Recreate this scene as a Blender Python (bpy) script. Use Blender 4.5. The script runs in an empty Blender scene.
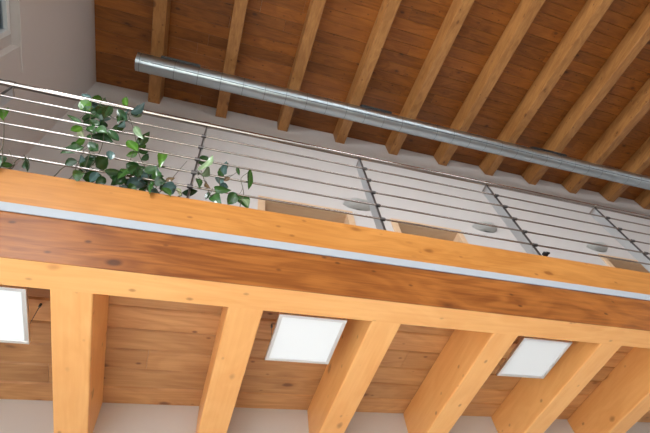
import bpy, bmesh, math, random
from mathutils import Vector, Matrix
random.seed(7)
S = bpy.context.scene
COL = S.collection
H = 1.6                                   # eye height above the ground floor

# ---------------------------------------------------------------- camera
FPX, CX, CY = 444.505, 348.175, 183.242
M = ((0.94263557, 0.1789459, 0.28180943),
     (-0.29856527, 0.82954041, 0.47193378),
     (-0.14932169, -0.52900008, 0.83538132))
cam = bpy.data.cameras.new('camera')
co = bpy.data.objects.new('camera', cam)
COL.objects.link(co)
mw = Matrix(((M[0][0], -M[0][1], -M[0][2], 0), (M[1][0], -M[1][1], -M[1][2], 0),
             (M[2][0], -M[2][1], -M[2][2], H), (0, 0, 0, 1)))
co.matrix_world = mw
cam.sensor_width = 36
cam.lens = 36 * FPX / 650
cam.shift_x = -(CX - 325) / 650
cam.shift_y = -(216.5 - CY) / 650
cam.clip_start = 0.02
S.camera = co

def sight(px, py, Y):
    """point at depth Y that stands where the survey of the photograph puts it"""
    c = ((px - CX) / FPX, (py - CY) / FPX, 1.0)
    r = Vector([sum(M[i][j] * c[j] for j in range(3)) for i in range(3)])
    r = r * (Y / r.y)
    return Vector((r.x, r.y, r.z + H))

# ---------------------------------------------------------------- materials
def lin(c):
    return tuple(((v / 255) / 12.92 if v / 255 < .04045 else ((v / 255 + .055) / 1.055) ** 2.4) for v in c) + (1,)

def base_mat(name, rough=.5, metal=0.0, col=(.8, .8, .8, 1)):
    m = bpy.data.materials.new(name); m.use_nodes = True
    nt = m.node_tree
    b = nt.nodes['Principled BSDF']
    b.inputs['Roughness'].default_value = rough
    b.inputs['Metallic'].default_value = metal
    b.inputs['Base Color'].default_value = col
    return m, nt, b

def N(nt, t, **kw):
    n = nt.nodes.new(t)
    for k, v in kw.items():
        setattr(n, k, v)
    return n

def math_(nt, op, a, b=None, clamp=False):
    n = nt.nodes.new('ShaderNodeMath'); n.operation = op; n.use_clamp = clamp
    for i, v in enumerate((a, b)):
        if v is None: continue
        if isinstance(v, (int, float)): n.inputs[i].default_value = v
        else: nt.links.new(v, n.inputs[i])
    return n.outputs[0]

def mixc(nt, fac, a, b, mode='MIX'):
    n = nt.nodes.new('ShaderNodeMix'); n.data_type = 'RGBA'; n.blend_type = mode
    for k, v in ((0, fac), (6, a), (7, b)):
        if isinstance(v, (int, float)): n.inputs[k].default_value = v
        elif isinstance(v, tuple): n.inputs[k].default_value = v
        else: nt.links.new(v, n.inputs[k])
    return n.outputs[2]

def wood(name, light, dark, knot, axis='X', rough=.42, knots=1.0, grain=1.0, ks=1.0):
    m, nt, b = base_mat(name, rough)
    tc = N(nt, 'ShaderNodeTexCoord'); oi = N(nt, 'ShaderNodeObjectInfo')
    add = N(nt, 'ShaderNodeVectorMath', operation='ADD')
    sc = N(nt, 'ShaderNodeVectorMath', operation='SCALE'); sc.inputs['Scale'].default_value = 17.0
    cmb = N(nt, 'ShaderNodeCombineXYZ')
    for i in range(3): nt.links.new(oi.outputs['Random'], cmb.inputs[i])
    nt.links.new(cmb.outputs[0], sc.inputs[0])
    at = N(nt, 'ShaderNodeAttribute', attribute_name='tone')
    sc2 = N(nt, 'ShaderNodeVectorMath', operation='SCALE'); sc2.inputs['Scale'].default_value = 31.0
    nt.links.new(at.outputs['Color'], sc2.inputs[0])
    nt.links.new(tc.outputs['Object'], add.inputs[0]); nt.links.new(sc.outputs[0], add.inputs[1])
    add2 = N(nt, 'ShaderNodeVectorMath', operation='ADD')
    nt.links.new(add.outputs[0], add2.inputs[0]); nt.links.new(sc2.outputs[0], add2.inputs[1])
    def mapped(al, ac):
        mp = N(nt, 'ShaderNodeMapping')
        mp.inputs['Scale'].default_value = (al, ac, ac) if axis == 'X' else (ac, al, ac)
        nt.links.new(add2.outputs[0], mp.inputs['Vector'])
        return mp.outputs[0]
    def noise(v, s, d=4, dist=0.0):
        n = N(nt, 'ShaderNodeTexNoise'); n.inputs['Scale'].default_value = s
        n.inputs['Detail'].default_value = d; n.inputs['Distortion'].default_value = dist
        nt.links.new(v, n.inputs['Vector']); return n.outputs['Fac']
    fine = noise(mapped(1.2, 26), 2.2, 5, .6)
    broad = noise(mapped(.8, 3.2), 1.6, 3, 1.2)
    patch = noise(mapped(1.5, 2.0), 1.3, 2)
    vo = N(nt, 'ShaderNodeTexVoronoi'); vo.inputs['Scale'].default_value = ks
    nt.links.new(mapped(3.4, 6.2), vo.inputs['Vector'])
    wob = noise(mapped(9, 16), 1.0, 2)
    d = math_(nt, 'ADD', vo.outputs['Distance'], math_(nt, 'MULTIPLY', math_(nt, 'SUBTRACT', wob, .5), .16))
    # grain lines that bend round the knots
    ring = math_(nt, 'SINE', math_(nt, 'ADD', math_(nt, 'MULTIPLY', broad, 26.0), math_(nt, 'DIVIDE', 1.6, math_(nt, 'ADD', d, .12))))
    ring = math_(nt, 'ADD', math_(nt, 'MULTIPLY', ring, .5), .5)
    g = math_(nt, 'ADD', math_(nt, 'MULTIPLY', fine, .75), math_(nt, 'MULTIPLY', ring, .22))
    g = math_(nt, 'ADD', g, math_(nt, 'MULTIPLY', patch, .55))
    mr = N(nt, 'ShaderNodeMapRange'); mr.inputs[1].default_value = .48; mr.inputs[2].default_value = 1.08
    mr.inputs[3].default_value = 0; mr.inputs[4].default_value = grain
    nt.links.new(g, mr.inputs[0])
    c = mixc(nt, mr.outputs[0], light, dark)
    kr = N(nt, 'ShaderNodeMapRange'); kr.inputs[1].default_value = .05; kr.inputs[2].default_value = .15
    kr.inputs[3].default_value = .85 * knots; kr.inputs[4].default_value = 0; kr.interpolation_type = 'SMOOTHSTEP'
    nt.links.new(d, kr.inputs[0])
    halo = N(nt, 'ShaderNodeMapRange'); halo.inputs[1].default_value = .08; halo.inputs[2].default_value = .36
    halo.inputs[3].default_value = .5 * knots; halo.inputs[4].default_value = 0; halo.interpolation_type = 'SMOOTHSTEP'
    nt.links.new(d, halo.inputs[0])
    c = mixc(nt, halo.outputs[0], c, dark)
    c = mixc(nt, kr.outputs[0], c, knot)
    v2 = N(nt, 'ShaderNodeTexVoronoi'); v2.inputs['Scale'].default_value = 1.0
    nt.links.new(mapped(7.0, 11.0), v2.inputs['Vector'])
    k2 = N(nt, 'ShaderNodeMapRange'); k2.inputs[1].default_value = .05; k2.inputs[2].default_value = .13
    k2.inputs[3].default_value = .85 * knots; k2.inputs[4].default_value = 0
    nt.links.new(v2.outputs['Distance'], k2.inputs[0])
    c = mixc(nt, k2.outputs[0], c, knot)
    tn = N(nt, 'ShaderNodeSeparateColor'); nt.links.new(at.outputs['Color'], tn.inputs[0])
    hs = N(nt, 'ShaderNodeHueSaturation')
    v = math_(nt, 'ADD', math_(nt, 'MULTIPLY', tn.outputs[0], .42), .79)
    # objects without the attribute read 0, give them a neutral value
    has = math_(nt, 'GREATER_THAN', tn.outputs[2], .0001)
    v = math_(nt, 'ADD', math_(nt, 'MULTIPLY', v, has), math_(nt, 'SUBTRACT', 1.0, has))
    nt.links.new(v, hs.inputs['Value']); nt.links.new(c, hs.inputs['Color'])
    nt.links.new(hs.outputs[0], b.inputs['Base Color'])
    bp = N(nt, 'ShaderNodeBump'); bp.inputs['Strength'].default_value = .12; bp.inputs['Distance'].default_value = .004
    nt.links.new(fine, bp.inputs['Height']); nt.links.new(bp.outputs[0], b.inputs['Normal'])
    return m

def plaster(name, col, rough=.85, var=.05, bump=.12, scale=60):
    m, nt, b = base_mat(name, rough)
    tc = N(nt, 'ShaderNodeTexCoord')
    n = N(nt, 'ShaderNodeTexNoise'); n.inputs['Scale'].default_value = scale; n.inputs['Detail'].default_value = 4
    n2 = N(nt, 'ShaderNodeTexNoise'); n2.inputs['Scale'].default_value = 1.3; n2.inputs['Detail'].default_value = 3
    nt.links.new(tc.outputs['Object'], n.inputs['Vector']); nt.links.new(tc.outputs['Object'], n2.inputs['Vector'])
    dk = tuple(x * (1 - var) for x in col[:3]) + (1,)
    nt.links.new(mixc(nt, n2.outputs['Fac'], dk, col), b.inputs['Base Color'])
    bp = N(nt, 'ShaderNodeBump'); bp.inputs['Strength'].default_value = bump; bp.inputs['Distance'].default_value = .002
    nt.links.new(n.outputs['Fac'], bp.inputs['Height']); nt.links.new(bp.outputs[0], b.inputs['Normal'])
    return m

def steel(name, col, rough, bumpy=0.0):
    m, nt, b = base_mat(name, rough, 1.0, col)
    tc = N(nt, 'ShaderNodeTexCoord')
    n = N(nt, 'ShaderNodeTexNoise'); n.inputs['Scale'].default_value = 9; n.inputs['Detail'].default_value = 3
    nt.links.new(tc.outputs['Object'], n.inputs['Vector'])
    mr = N(nt, 'ShaderNodeMapRange'); mr.inputs[3].default_value = rough * .75; mr.inputs[4].default_value = rough * 1.3
    nt.links.new(n.outputs['Fac'], mr.inputs[0]); nt.links.new(mr.outputs[0], b.inputs['Roughness'])
    if bumpy:
        mp = N(nt, 'ShaderNodeMapping'); mp.inputs['Scale'].default_value = (34, 3, 3)
        nt.links.new(tc.outputs['Object'], mp.inputs[0])
        n2 = N(nt, 'ShaderNodeTexNoise'); n2.inputs['Scale'].default_value = 1.0; n2.inputs['Detail'].default_value = 1
        nt.links.new(mp.outputs[0], n2.inputs['Vector'])
        bp = N(nt, 'ShaderNodeBump'); bp.inputs['Strength'].default_value = bumpy; bp.inputs['Distance'].default_value = .01
        nt.links.new(n2.outputs['Fac'], bp.inputs['Height']); nt.links.new(bp.outputs[0], b.inputs['Normal'])
    return m

def glow(name, col, strength):
    m, nt, b = base_mat(name, .45, 0, (.36, .37, .38, 1))
    tc = N(nt, 'ShaderNodeTexCoord'); n = N(nt, 'ShaderNodeTexNoise'); n.inputs['Scale'].default_value = 2
    nt.links.new(tc.outputs['Object'], n.inputs['Vector'])
    nt.links.new(mixc(nt, n.outputs['Fac'], col, tuple(x * .97 for x in col[:3]) + (1,)), b.inputs['Emission Color'])
    b.inputs['Emission Strength'].default_value = strength
    return m

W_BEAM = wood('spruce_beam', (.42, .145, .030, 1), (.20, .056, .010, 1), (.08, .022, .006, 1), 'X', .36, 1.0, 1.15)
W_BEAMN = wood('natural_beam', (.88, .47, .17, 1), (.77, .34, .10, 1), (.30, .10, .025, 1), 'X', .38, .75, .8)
W_FASCIA = wood('spruce_fascia', (.60, .26, .065, 1), (.42, .155, .030, 1), (.16, .045, .012, 1), 'X', .36, .7, .9)
W_JOIST = wood('spruce_joist', (.88, .47, .17, 1), (.77, .34, .10, 1), (.30, .10, .025, 1), 'Y', .38, .75, .8)
W_RAFTER = wood('spruce_rafter', (.48, .225, .07, 1), (.28, .110, .030, 1), (.12, .04, .012, 1), 'Y', .42, .9, .9)
W_BOARD = wood('spruce_board', (.56, .29, .12, 1), (.38, .165, .058, 1), (.13, .04, .014, 1), 'X', .45, 1.0, 1.0)
W_ROOF = wood('roof_board', (.35, .118, .020, 1), (.19, .056, .008, 1), (.065, .02, .006, 1), 'X', .45, .9, 1.0, 1.0)  # roof boards in a darker brown than the deck boards
W_DOOR = wood('door_oak', (.28, .18, .11, 1), (.20, .125, .075, 1), (.2, .1, .05, 1), 'Y', .5, .2, .7)
W_FRAME = wood('door_frame_oak', (.78, .56, .37, 1), (.68, .44, .27, 1), (.3, .15, .07, 1), 'X', .5, .2, .7)
WALL = plaster('white_plaster', (.68, .645, .63, 1))
WALL_L = plaster('side_plaster', (.70, .65, .63, 1))
FLOOR = plaster('ground_tile', (.70, .66, .62, 1), .45, .1, .02, 12)
SCREED = plaster('deck_screed', (.5, .47, .44, 1))
WHITE = plaster('white_lacquer', (.86, .87, .87, 1), .35, .02, 0.0)
LAMPW = plaster('lamp_plaster', (.62, .62, .60, 1), .6, .03, 0.0)
INOX = steel('brushed_steel', (.46, .42, .39, 1), .14)
INOX_DK = steel('post_steel', (.62, .64, .66, 1), .5)
CLIP = steel('clip_steel', (.16, .15, .15, 1), .35)
GALV = steel('galvanised_steel', (.50, .565, .60, 1), .31, .0)
SEAM = plaster('duct_sealant', (.10, .12, .14, 1), .6, .1, 0)
BLACK = plaster('black_rubber', (.012, .012, .013, 1), .5, .1, 0)
ALU = steel('panel_aluminium', (.78, .79, .80, 1), .35)
CLAY = plaster('pot_clay', (.42, .17, .09, 1), .8, .2, .3)
SOIL = plaster('potting_soil', (.05, .03, .02, 1), .95, .4, .8, 200)

# ---------------------------------------------------------------- mesh helpers
def box(bm, x0, x1, y0, y1, z0, z1, mat=None, tone=None, lay=None):
    vs = [bm.verts.new(v) for v in ((x0, y0, z0), (x1, y0, z0), (x1, y1, z0), (x0, y1, z0),
                                    (x0, y0, z1), (x1, y0, z1), (x1, y1, z1), (x0, y1, z1))]
    fs = []
    for q in ((3, 2, 1, 0), (4, 5, 6, 7), (0, 1, 5, 4), (1, 2, 6, 5), (2, 3, 7, 6), (3, 0, 4, 7)):
        f = bm.faces.new([vs[i] for i in q]); fs.append(f)
        if lay is not None:
            for l in f.loops: l[lay] = tone
    if mat is not None:
        for v in vs: v.co = mat @ v.co
    return vs, fs

def tube(bm, pts, r, seg=12, caps=True, radii=None):
    pts = [Vector(p) for p in pts]
    rings = []
    up = None
    for i, p in enumerate(pts):
        t = (pts[min(i + 1, len(pts) - 1)] - pts[max(i - 1, 0)]).normalized()
        if up is None:
            up = t.orthogonal().normalized()
        else:
            up = (up - t * up.dot(t)).normalized()
        s = t.cross(up)
        rr = radii[i] if radii else r
        rings.append([bm.verts.new(p + (up * math.cos(a) + s * math.sin(a)) * rr)
                      for a in [2 * math.pi * k / seg for k in range(seg)]])
    for a, b in zip(rings, rings[1:]):
        for k in range(seg):
            f = bm.faces.new((a[k], a[(k + 1) % seg], b[(k + 1) % seg], b[k])); f.smooth = True
    if caps:
        # caps on their own vertices so that the long sides keep true round normals
        bm.faces.new([bm.verts.new(v.co) for v in rings[0][::-1]])
        bm.faces.new([bm.verts.new(v.co) for v in rings[-1]])

def obj(name, bm, mat, parent=None, loc=(0, 0, 0), bevel=0, kind=None):
    """bm is in the frame of its parent, or in world coordinates relative to loc"""
    bmesh.ops.recalc_face_normals(bm, faces=bm.faces)
    me = bpy.data.meshes.new(name); bm.to_mesh(me); bm.free()
    for m in (mat if isinstance(mat, (list, tuple)) else [mat]): me.materials.append(m)
    o = bpy.data.objects.new(name, me); COL.objects.link(o); o.location = loc
    if parent is not None: o.parent = parent
    if bevel:
        md = o.modifiers.new('bevel', 'BEVEL'); md.width = bevel; md.segments = 2; md.limit_method = 'ANGLE'
        md.angle_limit = math.radians(40)
    if kind: o['kind'] = kind
    return o

def tag(o, label, cat, group=None):
    o['label'] = label; o['category'] = cat
    if group: o['group'] = group
    return o

def thing(name, label, cat, loc=(0, 0, 0), group=None):
    o = bpy.data.objects.new(name, None); COL.objects.link(o); o.location = loc; o.empty_display_size = .1
    return tag(o, label, cat, group)

def B(*boxes, mat=None):
    bm = bmesh.new()
    for b in boxes: box(bm, *b, mat=mat)
    return bm

def copy_thing(root, loc, label):
    r = root.copy(); COL.objects.link(r); r.location = loc; r['label'] = label
    for ch in list(root.children):
        c = ch.copy(); COL.objects.link(c); c.parent = r
        for g in list(ch.children):
            d = g.copy(); COL.objects.link(d); d.parent = c
    return r

# ---------------------------------------------------------------- dimensions (metres)
XL, XR = -1.72, 9.4          # side walls
YB, YF = 2.65, -6.0          # back wall, front wall
BY0, BY1 = 1.365, 1.507      # timber beam
BZ = H + 1.40                # its underside
STRIP0, STRIP1 = H + 1.655, H + 1.711
BTOP = H + 1.962
JT = H + 1.658               # top of joists = underside of the deck boards
DECK = H + 1.93              # upper floor level
TA = math.tan(math.radians(9.3)); ANG = math.radians(9.3)
CZ = H + 6.10                # ceiling boards at the back wall
RZ = H + 5.825               # rafter undersides at the back wall
def ceil_z(y): return CZ + (y - YB) * TA

# ---------------------------------------------------------------- the shell
obj('floor', B((XL, XR, YF, YB, -.15, 0)), FLOOR, kind='structure')
T = .3
DX = ((.456, 1.52), (1.99, 2.93), (5.08, 6.12))    # outer edges of the three door frames upstairs
DZ = H + 3.985                                     # head of the openings
bm = bmesh.new()
box(bm, XL - T, XR + T, YB, YB + T, 0, DECK - .12)
xs = [XL - T] + [v for d in DX for v in (d[0] + .05, d[1] - .05)] + [XR + T]
for i in range(0, len(xs), 2):
    box(bm, xs[i], xs[i + 1], YB, YB + T, DECK - .12, DZ)
box(bm, XL - T, XR + T, YB, YB + T, DZ, CZ + .35)
obj('wall_back', bm, WALL, kind='structure')

# left wall with window openings: list of (y0,y1,z0,z1)
def wall_with_holes(x0, x1, holes, z1, axis='x', span=(YF, YB)):
    bm = bmesh.new()
    cuts = sorted(set([span[0], span[1]] + [h[0] for h in holes] + [h[1] for h in holes]))
    for a, b in zip(cuts, cuts[1:]):
        m = (a + b) / 2
        hs = sorted([(h[2], h[3]) for h in holes if h[0] < m < h[1]])
        z = 0
        for lo, hi in hs + [(z1, None)]:
            if lo > z:
                if axis == 'x': box(bm, x0, x1, a, b, z, lo)
                else: box(bm, a, b, x0, x1, z, lo)
            z = hi
    return bm
WINZ = (H + 2.95, H + 4.06)
L_HOLES = [(.35, 1.60, WINZ[0], WINZ[1]), (-1.7, -.45, WINZ[0], WINZ[1]), (-3.75, -2.5, WINZ[0], WINZ[1]),
           (-5.2, -2.9, .5, 2.6), (-.95, 1.33, .6, 4.35)]  # last one: unseen tall window, put in for its reflection in the left rods
# the (-3.75..-2.9) band overlaps in y with the lower opening, handled by the stacking above
bm = wall_with_holes(XL - T, XL, L_HOLES, CZ + .35)
obj('wall_left', bm, WALL_L, kind='structure')
F_HOLES = [(-1.3, .8, .4, 2.9), (1.0, 2.5, .4, 2.9)]  # unseen windows, shaped so the sun patch falls on the left floor
F_HIGH = [(2.2, 4.2, 4.3, 5.4), (5.2, 7.2, 4.3, 5.4)]  # unseen windows, added to brighten the right of the back wall
bm = wall_with_holes(YF - T, YF, F_HOLES + F_HIGH, CZ - 1.0, 'y', (XL - T, XR + T))
obj('wall_front', bm, WALL, kind='structure')
obj('wall_right', B((XR, XR + T, YF, YB, 0, CZ + .35)), WALL, kind='structure')

# roof boards: real planks with a bevelled edge and a narrow joint between them
def planks(x0, x1, y0, y1, w, th, place, seed, joint=.004, ch=.006):
    rnd = random.Random(seed)
    bm = bmesh.new(); lay = bm.loops.layers.float_color.new('tone')
    y = y1
    while y > y0 + .01:
        ya = max(y - w, y0)
        x = x0; first = True
        while x < x1 - .01:
            L = rnd.uniform(2.0, 4.2) if not first else rnd.uniform(.6, 3.6)
            first = False
            xe = min(x + L, x1)
            t = (rnd.random(), rnd.random(), .2 + .8 * rnd.random(), 1)
            prof = ((ya + joint / 2, th), (ya + joint / 2, ch), (ya + joint / 2 + ch, 0), (y - joint / 2 - ch, 0),
                    (y - joint / 2, ch), (y - joint / 2, th))
            a = [bm.verts.new(place(x + .001, p, q)) for p, q in prof]
            b = [bm.verts.new(place(xe - .001, p, q)) for p, q in prof]
            fs = [bm.faces.new(a[::-1]), bm.faces.new(b)]
            for k in range(6):
                fs.append(bm.faces.new((a[k], a[(k + 1) % 6], b[(k + 1) % 6], b[k])))
            for f in fs:
                for l in f.loops: l[lay] = t
            x = xe
        y = ya
    return bm
cs, sn = math.cos(ANG), math.sin(ANG)
def roof_place(x, p, q):     # p measured along the slope from the back wall (negative = towards the front)
    return (x, YB + p * cs - q * sn, CZ + p * sn + q * cs)
bm = planks(XL, XR, (YF - YB) / cs, 0, .15, .03, roof_place, 3, .002, .004)
obj('ceiling', bm, W_ROOF, kind='structure')
bm = B((XL - T, XR + T, (YF - YB) / cs - .4, .45, .034, .12))
for v in bm.verts:
    p = v.co.y; q = v.co.z
    v.co = Vector((v.co.x, YB + p * cs - q * sn, CZ + p * sn + q * cs))
obj('ceiling', bm, WHITE, kind='structure')

# deck over the joists
bm = planks(XL, XR, BY1, YB, .16, .03, lambda x, p, q: (x, p, JT + q), 11, ch=.007)
obj('ceiling', bm, W_BOARD, kind='structure')
obj('floor', B((XL, XR, BY1, YB, JT + .032, DECK)), SCREED, kind='structure')

# ---------------------------------------------------------------- main beam and fascia
def timber(name, x0, x1, y0, y1, z0, z1, mat, bevel=.006, parent=None):
    c = Vector(((x0 + x1) / 2, (y0 + y1) / 2, z0))
    bm = B((x0 - c.x, x1 - c.x, y0 - c.y, y1 - c.y, 0, z1 - z0))
    return obj(name, bm, mat, parent, c, bevel)
o = timber('main_beam', XL, XR, BY0 + .004, BY1, BZ, STRIP0 + .012, W_BEAMN, .002)
obj('front_skin', B(((XL - XR) / 2, (XR - XL) / 2, BY0 - (BY0 + .004 + BY1) / 2, BY0 + .004 - (BY0 + .004 + BY1) / 2, 0, STRIP0 + .012 - BZ)), W_BEAM, o, bevel=.0015)['label'] = 'darker orange-brown front face'  # thin skin over the beam, gives its front the darker tone
tag(o, 'deep orange-brown spruce beam crossing the whole picture below the white strip', 'beam')
o = timber('edge_beam', XL, XR, BY0, BY1, STRIP1 - .012, BTOP, W_FASCIA)
tag(o, 'orange timber edge board above the white strip, under the steel railing', 'beam')
t = thing('strip_light', 'long thin white light profile running along the face of the timber beam', 'light strip',
          ((XL + XR) / 2, BY0, STRIP0))
hx = (XR - XL) / 2
obj('profile', B((-hx, hx, -.002, BY1 - BY0 - .004, .0125, .0435)), ALU, t)
obj('diffuser', B((-hx, hx, -.008, -.002, .001, .055)), glow('strip_diffuser', (.5, .72, 1.0, 1), .16), t, bevel=.002)

# ---------------------------------------------------------------- joists
JX = [-1.143, -.458, .226, .897, 1.578, 2.288, 2.98, 3.67, 4.36]
JL = ['', 'right of the leftmost light panel, almost upright',
      'left of the middle light panel', 'directly right of the middle light panel',
      'directly left of the rightmost light panel', 'directly right of the rightmost light panel',
      'at the right picture edge, last of the row']
JW = .154
for i, x in enumerate(JX[:7]):
    if i == 0: continue
    o = timber('joist', x - JW / 2, x + JW / 2, BY1 - .01, YB, BZ, JT + .004, W_JOIST, .007)
    tag(o, 'honey spruce joist ' + JL[i], 'joist', 'joists under the deck')

# ---------------------------------------------------------------- roof rafters
RX0, RDX, RW = -1.026, .861, .145
RLAB = ['first rafter from the left wall, behind the left end of the silver duct',
        'second roof rafter from the left wall', 'third roof rafter from the left wall',
        'fourth roof rafter from the left wall', 'fifth roof rafter from the left wall',
        'sixth roof rafter from the left wall', 'seventh roof rafter from the left wall',
        'eighth roof rafter from the left wall', 'ninth roof rafter from the left wall',
        'tenth rafter from the left wall, near the right edge',
        'eleventh rafter from the left wall, short end at the right edge']
ln = (YB - YF) / cs
for i in range(11):
    x = RX0 + RDX * i
    bm = B((0, RW, -ln, 0, -(CZ - RZ) * cs, -.001))
    for v in bm.verts:
        p, q = v.co.y, v.co.z
        v.co = Vector((v.co.x - RW / 2, p * cs - q * sn, p * sn + q * cs))
        if p > -1:   # plumb cut against the wall
            v.co.y = 0; v.co.z = q / cs
    o = obj('roof_rafter', bm, W_RAFTER, None, (x + RW / 2, YB, CZ), .008)
    tag(o, 'brown timber, ' + RLAB[i], 'rafter', 'rafters of the sloping roof')

# ---------------------------------------------------------------- ventilation duct
DYc, DZc, DR = 1.985, H + 5.40, .107
DX0, DX1 = -1.104, XR
duct = thing('ventilation_duct', 'long round galvanised steel air duct hanging under the roof rafters', 'duct', (DX0, DYc, DZc))
bm = bmesh.new()
L = DX1 - DX0
SEG = 40
xsr = []
rings = [.05, .162]
x = .162
while x < L - .3:
    x += .265; rings.append(x)
prof = [(0, DR * .9), (0, DR)]
for r_ in rings:
    prof += [(r_ - .007, DR), (r_ - .005, DR + .0012), (r_ + .005, DR + .0012), (r_ + .007, DR)]
prof.append((L, DR))
for (x0_, r0_), (x1_, r1_) in zip(prof, prof[1:]):
    ra = [bm.verts.new((x0_, r0_ * math.cos(a), r0_ * math.sin(a))) for a in [2 * math.pi * k / SEG for k in range(SEG)]]
    rb = [bm.verts.new((x1_, r1_ * math.cos(a), r1_ * math.sin(a))) for a in [2 * math.pi * k / SEG for k in range(SEG)]]
    for k in range(SEG):
        f = bm.faces.new((ra[k], ra[(k + 1) % SEG], rb[(k + 1) % SEG], rb[k])); f.smooth = True
obj('duct_pipe', bm, GALV, duct)
bm = bmesh.new()                                   # closed end cap, slightly set back
a_ = [bm.verts.new((.004, .097 * math.cos(2 * math.pi * k / SEG), .097 * math.sin(2 * math.pi * k / SEG))) for k in range(SEG)]
b_ = [bm.verts.new((.03, .097 * math.cos(2 * math.pi * k / SEG), .097 * math.sin(2 * math.pi * k / SEG))) for k in range(SEG)]
bm.faces.new(a_); bm.faces.new(b_[::-1])
for k in range(SEG): bm.faces.new((a_[k], a_[(k + 1) % SEG], b_[(k + 1) % SEG], b_[k]))
obj('end_cap', bm, GALV, duct)
# black slot outlets along the upper front of the duct
ua = math.radians(149)
for s0, s1 in ((-.86, -.42), (1.64, 2.08), (4.38, 5.02)):
    R = Matrix.Rotation(ua, 4, 'X')
    bm = bmesh.new()
    box(bm, s0 - DX0, s1 - DX0, DR - .012, DR + .022, -.03, .03, mat=R)
    for k in range(5):
        box(bm, s0 - DX0 + .01, s1 - DX0 - .01, DR + .022, DR + .026, -.026 + k * .0115, -.022 + k * .0115, mat=R)
    obj('slot_outlet', bm, BLACK, duct)
for r_ in rings:
    bm = bmesh.new()
    ra = [(r_ - .0075 - k * .0001, (DR + .0006) * math.cos(a), (DR + .0006) * math.sin(a)) for k in (0,) for a in [2 * math.pi * q / SEG for q in range(SEG)]]
    va = [bm.verts.new(p) for p in ra]; vb = [bm.verts.new((p[0] - .004, p[1], p[2])) for p in ra]
    for q in range(SEG):
        f = bm.faces.new((va[q], va[(q + 1) % SEG], vb[(q + 1) % SEG], vb[q])); f.smooth = True
    bmesh.ops.solidify(bm, geom=bm.faces[:], thickness=.002)
    obj('joint_seal', bm, SEAM, duct)
# rivet-like pressed lock seam along the pipe, facing down towards the front
bm = bmesh.new()
sa = math.radians(238)
box(bm, .06, L, DR - .002, DR + .004, -.004, .004, mat=Matrix.Rotation(sa, 4, 'X'))
obj('lock_seam', bm, SEAM, duct)
# steel strap hangers up to every second rafter
for i in (0, 2, 4, 6, 8, 10):
    xr = RX0 + RDX * i + RW / 2
    zt = RZ + (DYc - YB) * TA - DZc + .002
    if xr - DX0 < .03: continue
    bm = bmesh.new()
    n = 24
    ia = [bm.verts.new((xr - DX0 - .012, (DR + .0045) * math.cos(t_), (DR + .0045) * math.sin(t_))) for t_ in [2 * math.pi * k / n for k in range(n)]]
    ib = [bm.verts.new((xr - DX0 + .012, v.co.y, v.co.z)) for v in ia]
    oa = [bm.verts.new((v.co.x, v.co.y * .985, v.co.z * .985)) for v in ia]
    ob = [bm.verts.new((v.co.x, v.co.y * .985, v.co.z * .985)) for v in ib]
    for k in range(n):
        j = (k + 1) % n
        bm.faces.new((ia[k], ia[j], ib[j], ib[k])); bm.faces.new((ob[k], ob[j], oa[j], oa[k]))
        bm.faces.new((oa[k], oa[j], ia[j], ia[k])); bm.faces.new((ib[k], ib[j], ob[j], ob[k]))
    box(bm, xr - DX0 - .012, xr - DX0 + .012, -.0015, .0015, DR, zt)
    obj('hanger', bm, GALV, duct)

# ---------------------------------------------------------------- square light panels
PZ = H + 1.46
PW = .335
def make_panel(loc, label, strength, k):
    t = thing('ceiling_light_panel', label, 'light panel', loc, 'square light panels between the joists')
    w = PW / 2
    fr = .018
    bm = B((-w, w, -w, -w + fr, -.004, .012), (-w, w, w - fr, w, -.004, .012),
           (-w, -w + fr, -w + fr, w - fr, -.004, .012), (w - fr, w, -w + fr, w - fr, -.004, .012))
    obj('frame', bm, ALU, t, bevel=.0015)
    obj('diffuser', B((-w + fr, w - fr, -w + fr, w - fr, -.001, .006)), glow('panel_diffuser_%s' % k, (.93, .97, 1.0, 1), strength), t)
    obj('backplate', B((-w + .002, w - .002, -w + .002, w - .002, .0065, .0125)), WHITE, t)
    for sx in (-1, 1):
        for sy in (-1, 1):
            bm = bmesh.new()
            tube(bm, [(sx * (w - .03), sy * (w - .03), .012), (sx * (w - .03), sy * (w - .03), JT - PZ)], .0016, 6)
            tube(bm, [(sx * (w - .03), sy * (w - .03), JT - PZ - .018), (sx * (w - .03), sy * (w - .03), JT - PZ)], .006, 8)
            obj('hanging_wire', bm, CLIP, t)
    return t
PY = (BY1 + .008 + PW / 2) * 1.0
PYc = 1.747
make_panel((-.807, PYc, PZ), 'brightest square white light panel, cut by the left picture edge', .66, 'left')
make_panel((.560, PYc, PZ), 'middle square white light panel, fully in view below the beam', .56, 'middle')
make_panel((1.933, PYc, PZ), 'rightmost square light panel, greyer white and dimmer than the others', .42, 'right')

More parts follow.
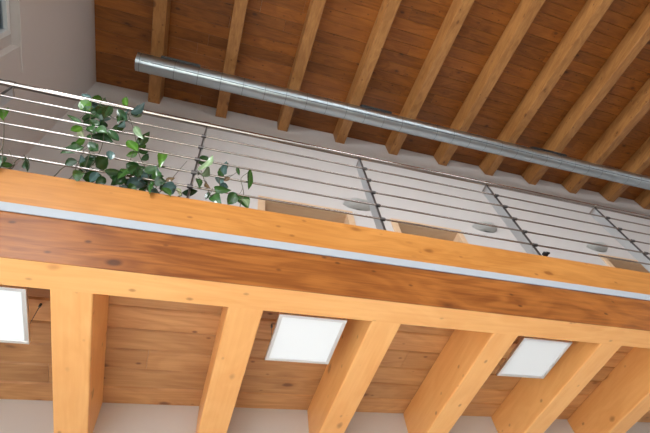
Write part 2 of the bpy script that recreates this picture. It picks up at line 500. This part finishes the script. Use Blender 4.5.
# ---------------------------------------------------------------- railing
RYc = 1.40
rail = thing('railing', 'stainless steel railing of horizontal rods standing on top of the timber beam', 'railing', (0, RYc, BTOP))
RTOP = H + 2.905 - BTOP
RODS = [H + v - BTOP for v in (2.120, 2.268, 2.420, 2.577, 2.734)]
PX = [-1.285, -.125, 1.003, 2.132, 3.275, 4.41, 5.55, 6.7]
bm = bmesh.new(); tube(bm, [(XL, 0, RTOP), (XR, 0, RTOP)], .0185, 20); obj('handrail', bm, INOX, rail)
for z in RODS:
    bm = bmesh.new(); tube(bm, [(XL, 0, z), (XR, 0, z)], .0062, 12); obj('rod', bm, INOX, rail)
for i, x in enumerate(PX):
    bm = B((x - .005, x + .005, .022, .090, 0, RTOP + .012))
    post = obj('post', bm, INOX_DK, rail, bevel=.001)
    bm = B((x - .0045, x + .0045, .010, .0215, .02, RTOP - .01))
    obj('front_bar', bm, CLIP, post)
    # clips that hold each rod and the saddle under the handrail
    for z in RODS:
        bm = bmesh.new()
        tube(bm, [(x - .015, 0, z), (x + .015, 0, z)], .0115, 12)
        tube(bm, [(x, .004, z), (x, .024, z)], .0065, 10)
        obj('rod_clip', bm, CLIP if i else INOX, post)
    bm = bmesh.new()
    tube(bm, [(x - .02, 0, RTOP), (x + .02, 0, RTOP)], .0215, 16)
    box(bm, x - .006, x + .006, .015, .092, RTOP - .004, RTOP + .016)
    obj('rail_saddle', bm, INOX, post, bevel=.001)
    bm = B((x - .03, x + .03, .012, .10, 0, .006))
    tube(bm, [(x - .02, .03, .006), (x - .02, .03, .016)], .006, 8)
    tube(bm, [(x + .02, .03, .006), (x + .02, .03, .016)], .006, 8)
    obj('base_plate', bm, INOX_DK, post, bevel=.001)
for i, x, z in ((3, 2.16, .075), (4, 3.30, .09)):
    bm = B((x - .012, x + .022, -.012, .014, z - .012, z + .008))
    tube(bm, [(x + .005, -.014, z - .003), (x + .026, -.014, z - .006)], .007, 8)
    o = obj('cable_clamp', bm, BLACK, rail, bevel=.002); o['label'] = 'small black clamp at the foot of a steel post'
# wall bracket at the left end
bm = bmesh.new()
tube(bm, [(XL, .02, RTOP + .02), (XL + .05, .02, RTOP + .02)], .03, 16)
obj('wall_flange', bm, INOX, rail)

# ---------------------------------------------------------------- doors upstairs
for i, (a, b) in enumerate(DX):
    d = bpy.data.objects.new('door_%d' % (i + 1), None); COL.objects.link(d)
    d.location = ((a + b) / 2, YB, DECK); d['kind'] = 'structure'
    w = (b - a) / 2; h = DZ - DECK
    fb = bmesh.new()
    box(fb, -w, -w + .075, -.025, .0, 0, h + .045); box(fb, w - .075, w, -.025, .0, 0, h + .045)
    box(fb, -w + .075, w - .075, -.025, .0, h - .03, h + .045)
    box(fb, -w + .05, -w + .075, 0, .18, 0, h); box(fb, w - .075, w - .05, 0, .18, 0, h)
    box(fb, -w + .075, w - .075, 0, .18, h - .03, h)
    obj('door_frame', fb, W_FRAME, d, bevel=.003)
    lf = B((-w + .078, w - .078, .11, .15, .005, h - .033))
    for k in range(3):
        box(lf, -w + .078, w - .078, .106, .112, .3 + k * .55, .31 + k * .55)
    leaf = obj('door_leaf', lf, W_DOOR, d, bevel=.002)
    bm = bmesh.new()
    tube(bm, [(w - .14, .11, 1.03), (w - .14, .06, 1.03), (w - .155, .05, 1.03), (w - .26, .05, 1.03)], .009, 10)
    obj('door_handle', bm, INOX, leaf)

# ---------------------------------------------------------------- half bowl wall lamps
for k, (x, lab) in enumerate(((1.62, 'left one, behind a steel post'), (3.35, 'middle of the three, beyond the second door'),
                              (5.18, 'right one, above the third door'))):
    t = thing('wall_uplight', 'pale half-bowl wall lamp upstairs, ' + lab, 'wall lamp', (x, YB, H + 4.115), 'half-bowl uplights upstairs')
    bm = bmesh.new(); R_, nh = .185, 18
    prev = None
    for j in range(7):
        ph = j / 6 * math.pi / 2
        zz = .105 * math.sin(ph); rr = max(.02, R_ * (1 - (1 - math.sin(ph)) ** 1.8)) if j else .02
        zz = .07 * (j / 6) ** 1.6; rr = .03 + (R_ - .03) * (j / 6) ** .6
        ring = [bm.verts.new((rr * math.cos(a), -rr * .62 * math.sin(a), zz)) for a in [math.pi * q / nh for q in range(nh + 1)]]
        if prev:
            for q in range(nh):
                f = bm.faces.new((prev[q], prev[q + 1], ring[q + 1], ring[q])); f.smooth = True
        else: bm.faces.new(ring)
        prev = ring
    bmesh.ops.solidify(bm, geom=bm.faces[:], thickness=.004)
    obj('shade', bm, LAMPW, t)
    obj('mounting_plate', B((-.09, .09, -.008, -.0005, .02, .085)), WHITE, t)

# ---------------------------------------------------------------- windows
def pane_mat():
    m = bpy.data.materials.new('window_glass'); m.use_nodes = True; nt = m.node_tree
    out = nt.nodes['Material Output']; nt.nodes.remove(nt.nodes['Principled BSDF'])
    tr = N(nt, 'ShaderNodeBsdfTransparent'); tr.inputs[0].default_value = (.80, .86, .86, 1)
    gl = N(nt, 'ShaderNodeBsdfGlossy'); gl.inputs['Roughness'].default_value = .02
    fr = N(nt, 'ShaderNodeFresnel'); mx = N(nt, 'ShaderNodeMixShader')
    nt.links.new(fr.outputs[0], mx.inputs[0]); nt.links.new(tr.outputs[0], mx.inputs[1]); nt.links.new(gl.outputs[0], mx.inputs[2])
    nt.links.new(mx.outputs[0], out.inputs[0])
    return m
GLASS = pane_mat()
def window(n, wall, a, b, z0, z1, mull=False, depth=.12, f=.035, s=.06):
    d = bpy.data.objects.new('window_%d' % n, None); COL.objects.link(d); d['kind'] = 'structure'
    w = (b - a) / 2; h = z1 - z0
    if wall == 'left':
        d.location = (XL - depth, (a + b) / 2, z0); d.rotation_euler = (0, 0, math.pi / 2)
    else:
        d.location = ((a + b) / 2, YF - .12, z0); d.rotation_euler = (0, 0, math.pi)
    # local x along the wall, local y points out of the room
    bm = B((-w, -w + f, 0, .07, 0, h), (w - f, w, 0, .07, 0, h), (-w + f, w - f, 0, .07, 0, f), (-w + f, w - f, 0, .07, h - f, h))
    parts = [(-w + f, w - f)] if not mull else [(-w + f, -.004), (.004, w - f)]
    fr = obj('window_frame', bm, WHITE, d, bevel=.003)
    for (p, q) in parts:
        sb = B((p, p + s, -.018, .045, f, h - f), (q - s, q, -.018, .045, f, h - f),
               (p + s, q - s, -.018, .045, f, f + s), (p + s, q - s, -.018, .045, h - f - s, h - f))
        sh = obj('window_sash', sb, WHITE, fr, bevel=.004)
        obj('window_pane', B((p + s - .005, q - s + .005, .012, .018, f + s - .005, h - f - s + .005)), GLASS, fr)
    return d
window(1, 'left', .44, 1.515, H + 3.04, H + 4.04, False, .062, .012, .045)
bm = B((XL - .15, XL - .06, .35, .44, WINZ[0], WINZ[1]), (XL - .15, XL - .06, 1.515, 1.60, WINZ[0], WINZ[1]),
       (XL - .15, XL - .06, .44, 1.515, WINZ[0], H + 3.04), (XL - .15, XL - .06, .44, 1.515, H + 4.04, WINZ[1]))
obj('trim_2', bm, WALL_L, kind='structure')
window(2, 'left', -1.7, -.45, *WINZ)
window(3, 'left', -3.75, -2.5, *WINZ)
window(4, 'left', -5.2, -2.9, .5, 2.6, True)
window(5, 'left', -.95, 1.33, .6, 4.35, True)
for k, h in enumerate(F_HOLES):  # out of view, openings shaped for the sun patch
    window(6 + k, 'front', h[0], h[1], h[2], h[3], True)
for k, h in enumerate(F_HIGH):  # out of view, added for light on the upper back wall
    window(8 + k, 'front', h[0], h[1], h[2], h[3], True)
# plaster band over the visible window (shutter box)
obj('trim_1', B((XL, XL + .012, .1, 1.83, H + 4.062, H + 4.20)), WALL_L, kind='structure', bevel=.003)

# ---------------------------------------------------------------- plants
def leaf_mat():
    m, nt, b = base_mat('leaf', .22)
    at = N(nt, 'ShaderNodeAttribute', attribute_name='tone')
    tc = N(nt, 'ShaderNodeTexCoord'); n = N(nt, 'ShaderNodeTexNoise'); n.inputs['Scale'].default_value = 55; n.inputs['Detail'].default_value = 3
    nt.links.new(tc.outputs['Object'], n.inputs['Vector'])
    f = math_(nt, 'MULTIPLY', n.outputs['Fac'], .55)
    nt.links.new(mixc(nt, f, at.outputs['Color'], (.02, .05, .01, 1)), b.inputs['Base Color'])
    b.inputs['Transmission Weight'].default_value = 0
    b.inputs['Specular IOR Level'].default_value = .6
    tl = N(nt, 'ShaderNodeBsdfTranslucent'); mx = N(nt, 'ShaderNodeMixShader'); mx.inputs[0].default_value = .22
    nt.links.new(at.outputs['Color'], tl.inputs[0])
    nt.links.new(b.outputs[0], mx.inputs[1]); nt.links.new(tl.outputs[0], mx.inputs[2])
    nt.links.new(mx.outputs[0], nt.nodes['Material Output'].inputs[0])
    return m
LEAF = leaf_mat()
STEM = plaster('stem_bark', (.10, .085, .045, 1), .7, .3, .3, 120)
TONES = {'d': (.018, .062, .016), 'm': (.035, .115, .022), 'l': (.10, .26, .025), 'b': (.12, .22, .22),
         'p': (.26, .36, .20), 'w': (.50, .52, .30), 'r': (.20, .11, .055)}
view = Vector((M[0][2], M[1][2], M[2][2]))
def leaf(bm, lay, A, C, w, tone, rnd):
    ax = C - A; Ln = ax.length; ax.normalize()
    mid = (A + C) / 2
    tocam = (Vector((0, 0, H)) - mid).normalized()
    nrm = (tocam + Vector([rnd.uniform(-.45, .45) for _ in range(3)])).normalized()
    nrm = (nrm - ax * nrm.dot(ax)).normalized()
    side = ax.cross(nrm)
    prof = (0, .12, .30, .52, .74, .90, 1.0)
    wid = (.03, .58, .95, .98, .66, .28, .01)
    fold = rnd.uniform(.10, .32); droop = rnd.uniform(.02, .16) * rnd.choice((1, 1, -1))
    rows = []
    wv = rnd.uniform(0, 6)
    for t, q in zip(prof, wid):
        c = A + ax * (t * Ln) - nrm * (droop * Ln * (2 * t - 1) ** 2)
        row = []
        for s in (-1, -.5, 0, .5, 1):
            hh = w / 2 * q * s
            row.append(bm.verts.new(c + side * hh + nrm * (abs(hh) * fold * 1.4 + w * .04 * math.sin(wv + 9 * t) * abs(s))))
        rows.append(row)
    base = TONES[tone]
    j = rnd.uniform(.75, 1.3)
    col = tuple(min(1, v * j) for v in base) + (1,)
    rib = tuple(min(1, v * 1.5 + .03) for v in col[:3]) + (1,)
    for a, b in zip(rows, rows[1:]):
        for k in range(4):
            f = bm.faces.new((a[k], a[k + 1], b[k + 1], b[k])); f.smooth = True
            for l in f.loops:
                l[lay] = rib if l.vert in (a[2], b[2]) else col
def plant(label, potx, leaves, stems, seed, fill=(), yoff=1.36):
    rnd = random.Random(seed)
    potc = Vector((potx, 1.70, DECK))
    t = thing('potted_plant', label, 'plant', potc)
    bm = bmesh.new()
    ps = [(0, .05), (0, .052), (.11, .072), (.11, .080), (.135, .082), (.135, .072), (.118, .068)]
    prev = None
    for z, r in ps:
        ring = [bm.verts.new((r * math.cos(2 * math.pi * k / 20), r * math.sin(2 * math.pi * k / 20), z)) for k in range(20)]
        if prev:
            for k in range(20):
                f = bm.faces.new((prev[k], prev[(k + 1) % 20], ring[(k + 1) % 20], ring[k])); f.smooth = True
        else: bm.faces.new(ring[::-1])
        prev = ring
    bm.faces.new(prev)
    obj('pot', bm, CLAY, t)
    sb = bmesh.new()
    for st in stems:
        pts = [sight(x, y, yoff + dy) - potc for x, y, dy in st]
        # lead the stem back to the soil behind the beam
        root = Vector((rnd.uniform(-.02, .02), rnd.uniform(-.02, .02), .115))
        if st[0][1] > 150:
            up = Vector((pts[0].x * .6, pts[0].y * .35, max(.24, pts[0].z)))
            pts = [root, up] + pts
        fine = []
        for a, b in zip(pts, pts[1:]):
            for k in range(3): fine.append(a.lerp(b, k / 3))
        fine.append(pts[-1])
        n = len(fine)
        sm = [fine[0]] + [(fine[i - 1] + fine[i] * 2 + fine[i + 1]) / 4 for i in range(1, n - 1)] + [fine[-1]]
        tube(sb, sm, .003, 6, True, [.0032 - .0018 * i / n for i in range(n)])
    bm = bmesh.new(); lay = bm.loops.layers.float_color.new('tone')
    stem_pts = [v.co.copy() for v in sb.verts]
    extra = []
    for (cx, cy, sx, sy, k) in fill:
        for _ in range(k):
            x = rnd.gauss(cx, sx); y = rnd.gauss(cy, sy); a = rnd.uniform(0, 6.28); l_ = rnd.uniform(9, 15)
            extra.append((x, y, x + l_ * math.cos(a), y + l_ * .8 * math.sin(a), rnd.uniform(6, 9), rnd.choice('dddmmb')))
    for (x0, y0, x1, y1, w, tone) in leaves + extra:
        d = rnd.uniform(-.02, .10)
        A = sight(x0, y0, yoff + d) - potc
        C = sight(x1, y1, yoff + d + rnd.uniform(-.03, .03)) - potc
        leaf(bm, lay, A + potc, C + potc, w * 1.14 / 178, tone, rnd)
        near = min(stem_pts, key=lambda p: (p - A).length)
        m_ = near.lerp(A, .5) + Vector((0, 0, -.006))
        tube(sb, [near, m_, A], .0012, 5)
    for v in bm.verts: v.co -= potc
    obj('stem', sb, STEM, t)
    obj('foliage', bm, LEAF, t)
    return t

plant('leafy green plant climbing the railing from under its top rail, at the left', -1.05, [
    (82, 102, 92, 113, 12, 'l'), (103, 98, 88, 102, 9, 'l'), (100, 111, 110, 97, 11, 'p'), (110, 107, 103, 120, 9, 'd'),
    (80, 118, 97, 115, 10, 'm'), (82, 123, 96, 121, 8, 'd'), (86, 108, 97, 118, 10, 'm'), (82, 123, 67, 115, 4, 'm'), (81, 128, 69, 132, 7, 'l'),
    (79, 129, 84, 138, 8, 'w'), (97, 117, 103, 135, 13, 'd'), (92, 136, 110, 139, 8, 'd'), (96, 112, 108, 121, 8, 'b'),
    (84, 147, 60, 153, 9, 'm'), (79, 142, 71, 150, 7, 'm'), (91, 145, 101, 153, 8, 'd'), (83, 155, 80, 163, 5, 'b'),
    (77, 161, 64, 164, 7, 'd'), (84, 167, 92, 157, 11, 'd'), (94, 168, 107, 158, 12, 'd'), (82, 178, 101, 175, 10, 'm'),
    (96, 183, 107, 178, 7, 'd'), (88, 126, 95, 133, 8, 'm'), (76, 143, 86, 140, 6, 'l'), (98, 172, 90, 182, 7, 'b'), (85, 171, 78, 174, 6, 'd'),
    (90, 100, 98, 110, 8, 'm'), (104, 124, 98, 128, 7, 'd')],
    [[(80, 180, .05), (88, 160, .04), (92, 140, .03), (90, 118, .02), (92, 102, .02)],
     [(78, 181, .05), (96, 160, .05), (104, 142, .04), (104, 112, .02)],
     [(55, 176, .04), (62, 168, .04), (72, 163, .03), (84, 160, .03)],
     [(72, 178, .04), (76, 168, .04), (84, 150, .03)]], 21, [(95, 112, 6, 6, 7), (97, 126, 6, 6, 6), (92, 168, 8, 5, 6)])
plant('thick blue-green leafy plant resting on the beam, second plant from the left', -.55, [
    (126, 107, 125, 95, 7, 'l'), (132, 113, 147, 103, 11, 'b'), (122, 118, 129, 110, 8, 'b'), (119, 111, 129, 123, 8, 'd'), (133, 116, 143, 113, 7, 'p'),
    (111, 129, 124, 127, 9, 'm'), (109, 131, 120, 143, 7, 'd'), (99, 134, 113, 142, 8, 'd'), (134, 126, 143, 139, 7, 'p'),
    (137, 147, 149, 133, 9, 'd'), (128, 141, 138, 152, 9, 'l'), (138, 153, 126, 156, 6, 'l'), (139, 152, 151, 150, 6, 'm'), (138, 151, 146, 141, 7, 'm'),
    (126, 164, 142, 171, 10, 'd'), (127, 173, 146, 166, 9, 'd'), (104, 171, 123, 173, 6, 'd'), (111, 185, 121, 174, 7, 'm'),
    (116, 184, 126, 176, 7, 'd'), (133, 180, 151, 173, 10, 'b'), (127, 184, 147, 182, 11, 'b'), (140, 187, 160, 178, 8, 'd'),
    (150, 191, 161, 197, 9, 'b'), (164, 150, 160, 165, 8, 'l'), (163, 189, 178, 187, 11, 'b'), (150, 174, 156, 186, 8, 'm'),
    (155, 167, 157, 181, 6, 'b'), (165, 182, 175, 177, 5, 'r'), (144, 172, 158, 168, 8, 'm'), (182, 193, 198, 191, 7, 'd'), (136, 176, 148, 190, 9, 'm'),
    (120, 176, 112, 183, 8, 'd'), (125, 122, 117, 130, 6, 'd'), (160, 183, 170, 192, 8, 'm'), (128, 168, 118, 178, 7, 'm'), (146, 178, 164, 176, 7, 'd'),
    (177, 187, 181, 196, 4, 'w'), (130, 188, 138, 193, 5, 'p'), (142, 160, 150, 154, 6, 'd')],
    [[(150, 186, .05), (148, 172, .04), (141, 160, .03), (137, 148, .02), (134, 130, .02), (128, 114, .02)],
     [(120, 184, .05), (128, 166, .05), (134, 150, .04)],
     [(158, 188, .05), (156, 170, .03), (163, 155, .02)],
     [(166, 188, .05), (174, 176, .06), (187, 161, .07)],
     [(185, 195, .04), (176, 190, .04), (164, 186, .03)]], 5, [(136, 178, 11, 5, 12), (126, 115, 5, 5, 3), (156, 184, 8, 4, 5)])
plant('sparse trailing plant with hanging grey-green leaves, right of the first full post', .2, [
    (198, 163, 209, 157, 10, 'm'), (200, 173, 214, 158, 11, 'p'), (203, 176, 210, 167, 8, 'p'), (220, 177, 227, 160, 10, 'm'), (222, 177, 225, 163, 7, 'b'),
    (237, 167, 240, 176, 4, 'm'), (250, 170, 248, 190, 8, 'm'), (198, 177, 200, 187, 6, 'd'), (204, 179, 208, 188, 6, 'r'),
    (224, 181, 230, 177, 4, 'r'), (217, 175, 223, 187, 7, 'b'), (213, 188, 231, 191, 7, 'm'), (212, 191, 219, 203, 11, 'm'),
    (236, 193, 227, 205, 10, 'm'), (239, 195, 248, 208, 12, 'm'), (209, 192, 206, 200, 5, 'd'), (242, 197, 249, 205, 8, 'p'), (219, 184, 228, 187, 6, 'b'),
    (196, 166, 199, 175, 6, 'd')],
    [[(212, 199, .05), (206, 186, .04), (202, 172, .03)],
     [(218, 201, .05), (220, 188, .04), (219, 178, .03), (226, 180, .03), (237, 172, .03)],
     [(240, 204, .05), (244, 196, .04), (243, 188, .03), (240, 178, .03), (249, 172, .02)]], 9)
plant('small sprig of green leaves at the left picture edge, by the railing corner', -1.45, [
    (5, 107, 3, 120, 9, 'l'), (2, 110, -4, 116, 7, 'm'), (29, 157, 31, 172, 12, 'd'), (-2, 156, 4, 164, 8, 'd'), (1, 166, 13, 164, 5, 'm'), (24, 160, 27, 169, 7, 'd'),
    (-6, 160, -1, 170, 8, 'm')],
    [[(3, 168, .03), (2, 150, .03), (4, 140, .02), (4, 122, .02), (4, 112, .02)],
     [(12, 168, .03), (16, 160, .03), (22, 158, .03), (29, 159, .03)],
     [(16, 168, .03), (12, 158, .03), (9, 150, .03)]], 14)

# ---------------------------------------------------------------- light
w = bpy.data.worlds.new('sky'); S.world = w; w.use_nodes = True
bg = w.node_tree.nodes['Background']
bg.inputs[0].default_value = (.62, .78, .95, 1); bg.inputs[1].default_value = 1.0
_nt = w.node_tree                          # overcast sky, brighter on the sun's side
_tc = N(_nt, 'ShaderNodeTexCoord'); _sx = N(_nt, 'ShaderNodeSeparateXYZ'); _nt.links.new(_tc.outputs['Generated'], _sx.inputs[0])
_mr = N(_nt, 'ShaderNodeMapRange'); _mr.interpolation_type = 'SMOOTHSTEP'
for _i, _v in ((1, -.25), (2, .35), (3, 1.3), (4, .8)): _mr.inputs[_i].default_value = _v
_nt.links.new(_sx.outputs[1], _mr.inputs[0]); _nt.links.new(_mr.outputs[0], bg.inputs[1])
def area(name, loc, direction, sx, sy, power, col):
    l = bpy.data.lights.new(name, 'AREA'); l.shape = 'RECTANGLE'; l.size = sx; l.size_y = sy
    l.energy = power; l.color = col
    o = bpy.data.objects.new(name, l); COL.objects.link(o); o.location = loc
    o.rotation_euler = Vector(direction).to_track_quat('-Z', 'Y').to_euler()
    return o
DAY = (.93, .97, 1.0)
for k, h in enumerate(F_HOLES):
    area('fill_front', ((h[0] + h[1]) / 2, YF + .02, (h[2] + h[3]) / 2), (0, 1, 0), 1.4, 2.4, 12, DAY)  # lamp added inside each unseen front window
for h in F_HIGH:
    area('fill_front_high', ((h[0] + h[1]) / 2, YF + .02, (h[2] + h[3]) / 2), (0, 1, -.12), 1.9, 1.0, 32, DAY).data.spread = math.radians(120)  # lamp added for brightness on the right back wall
area('daylight_left', (XL + .02, -4.05, 1.55), (1, 0, 0), 2.2, 2.0, 70, DAY)
area('daylight_left', (XL + .02, .19, 2.475), (1, 0, 0), 2.2, 3.7, 80, DAY)  # lamp filling the unseen tall window, to show bright in the left rods
for y in (-3.12, -1.07):
    area('fill_high', (XL + .02, y, (WINZ[0] + WINZ[1]) / 2), (1, .5, -.12), 1.0, 1.0, 74, DAY).data.spread = math.radians(110)  # added at unseen windows, aimed and narrowed to brighten the right wall
sun = bpy.data.lights.new('sun', 'SUN'); sun.energy = 70.0; sun.angle = math.radians(1.5); sun.color = (1, .95, .88)
so = bpy.data.objects.new('sun', sun); COL.objects.link(so); so.rotation_euler = Vector((-.42, .80, -.42)).to_track_quat('-Z', 'Y').to_euler()

S.view_settings.view_transform = 'Standard'; S.view_settings.look = 'None'
S.view_settings.exposure = 0.0; S.view_settings.gamma = 1.0
try: S.view_settings.use_curve_mapping = False
except Exception: pass
S.cycles.max_bounces = 8; S.cycles.diffuse_bounces = 5; S.cycles.caustics_reflective = False; S.cycles.caustics_refractive = False
S.cycles.use_denoising = True
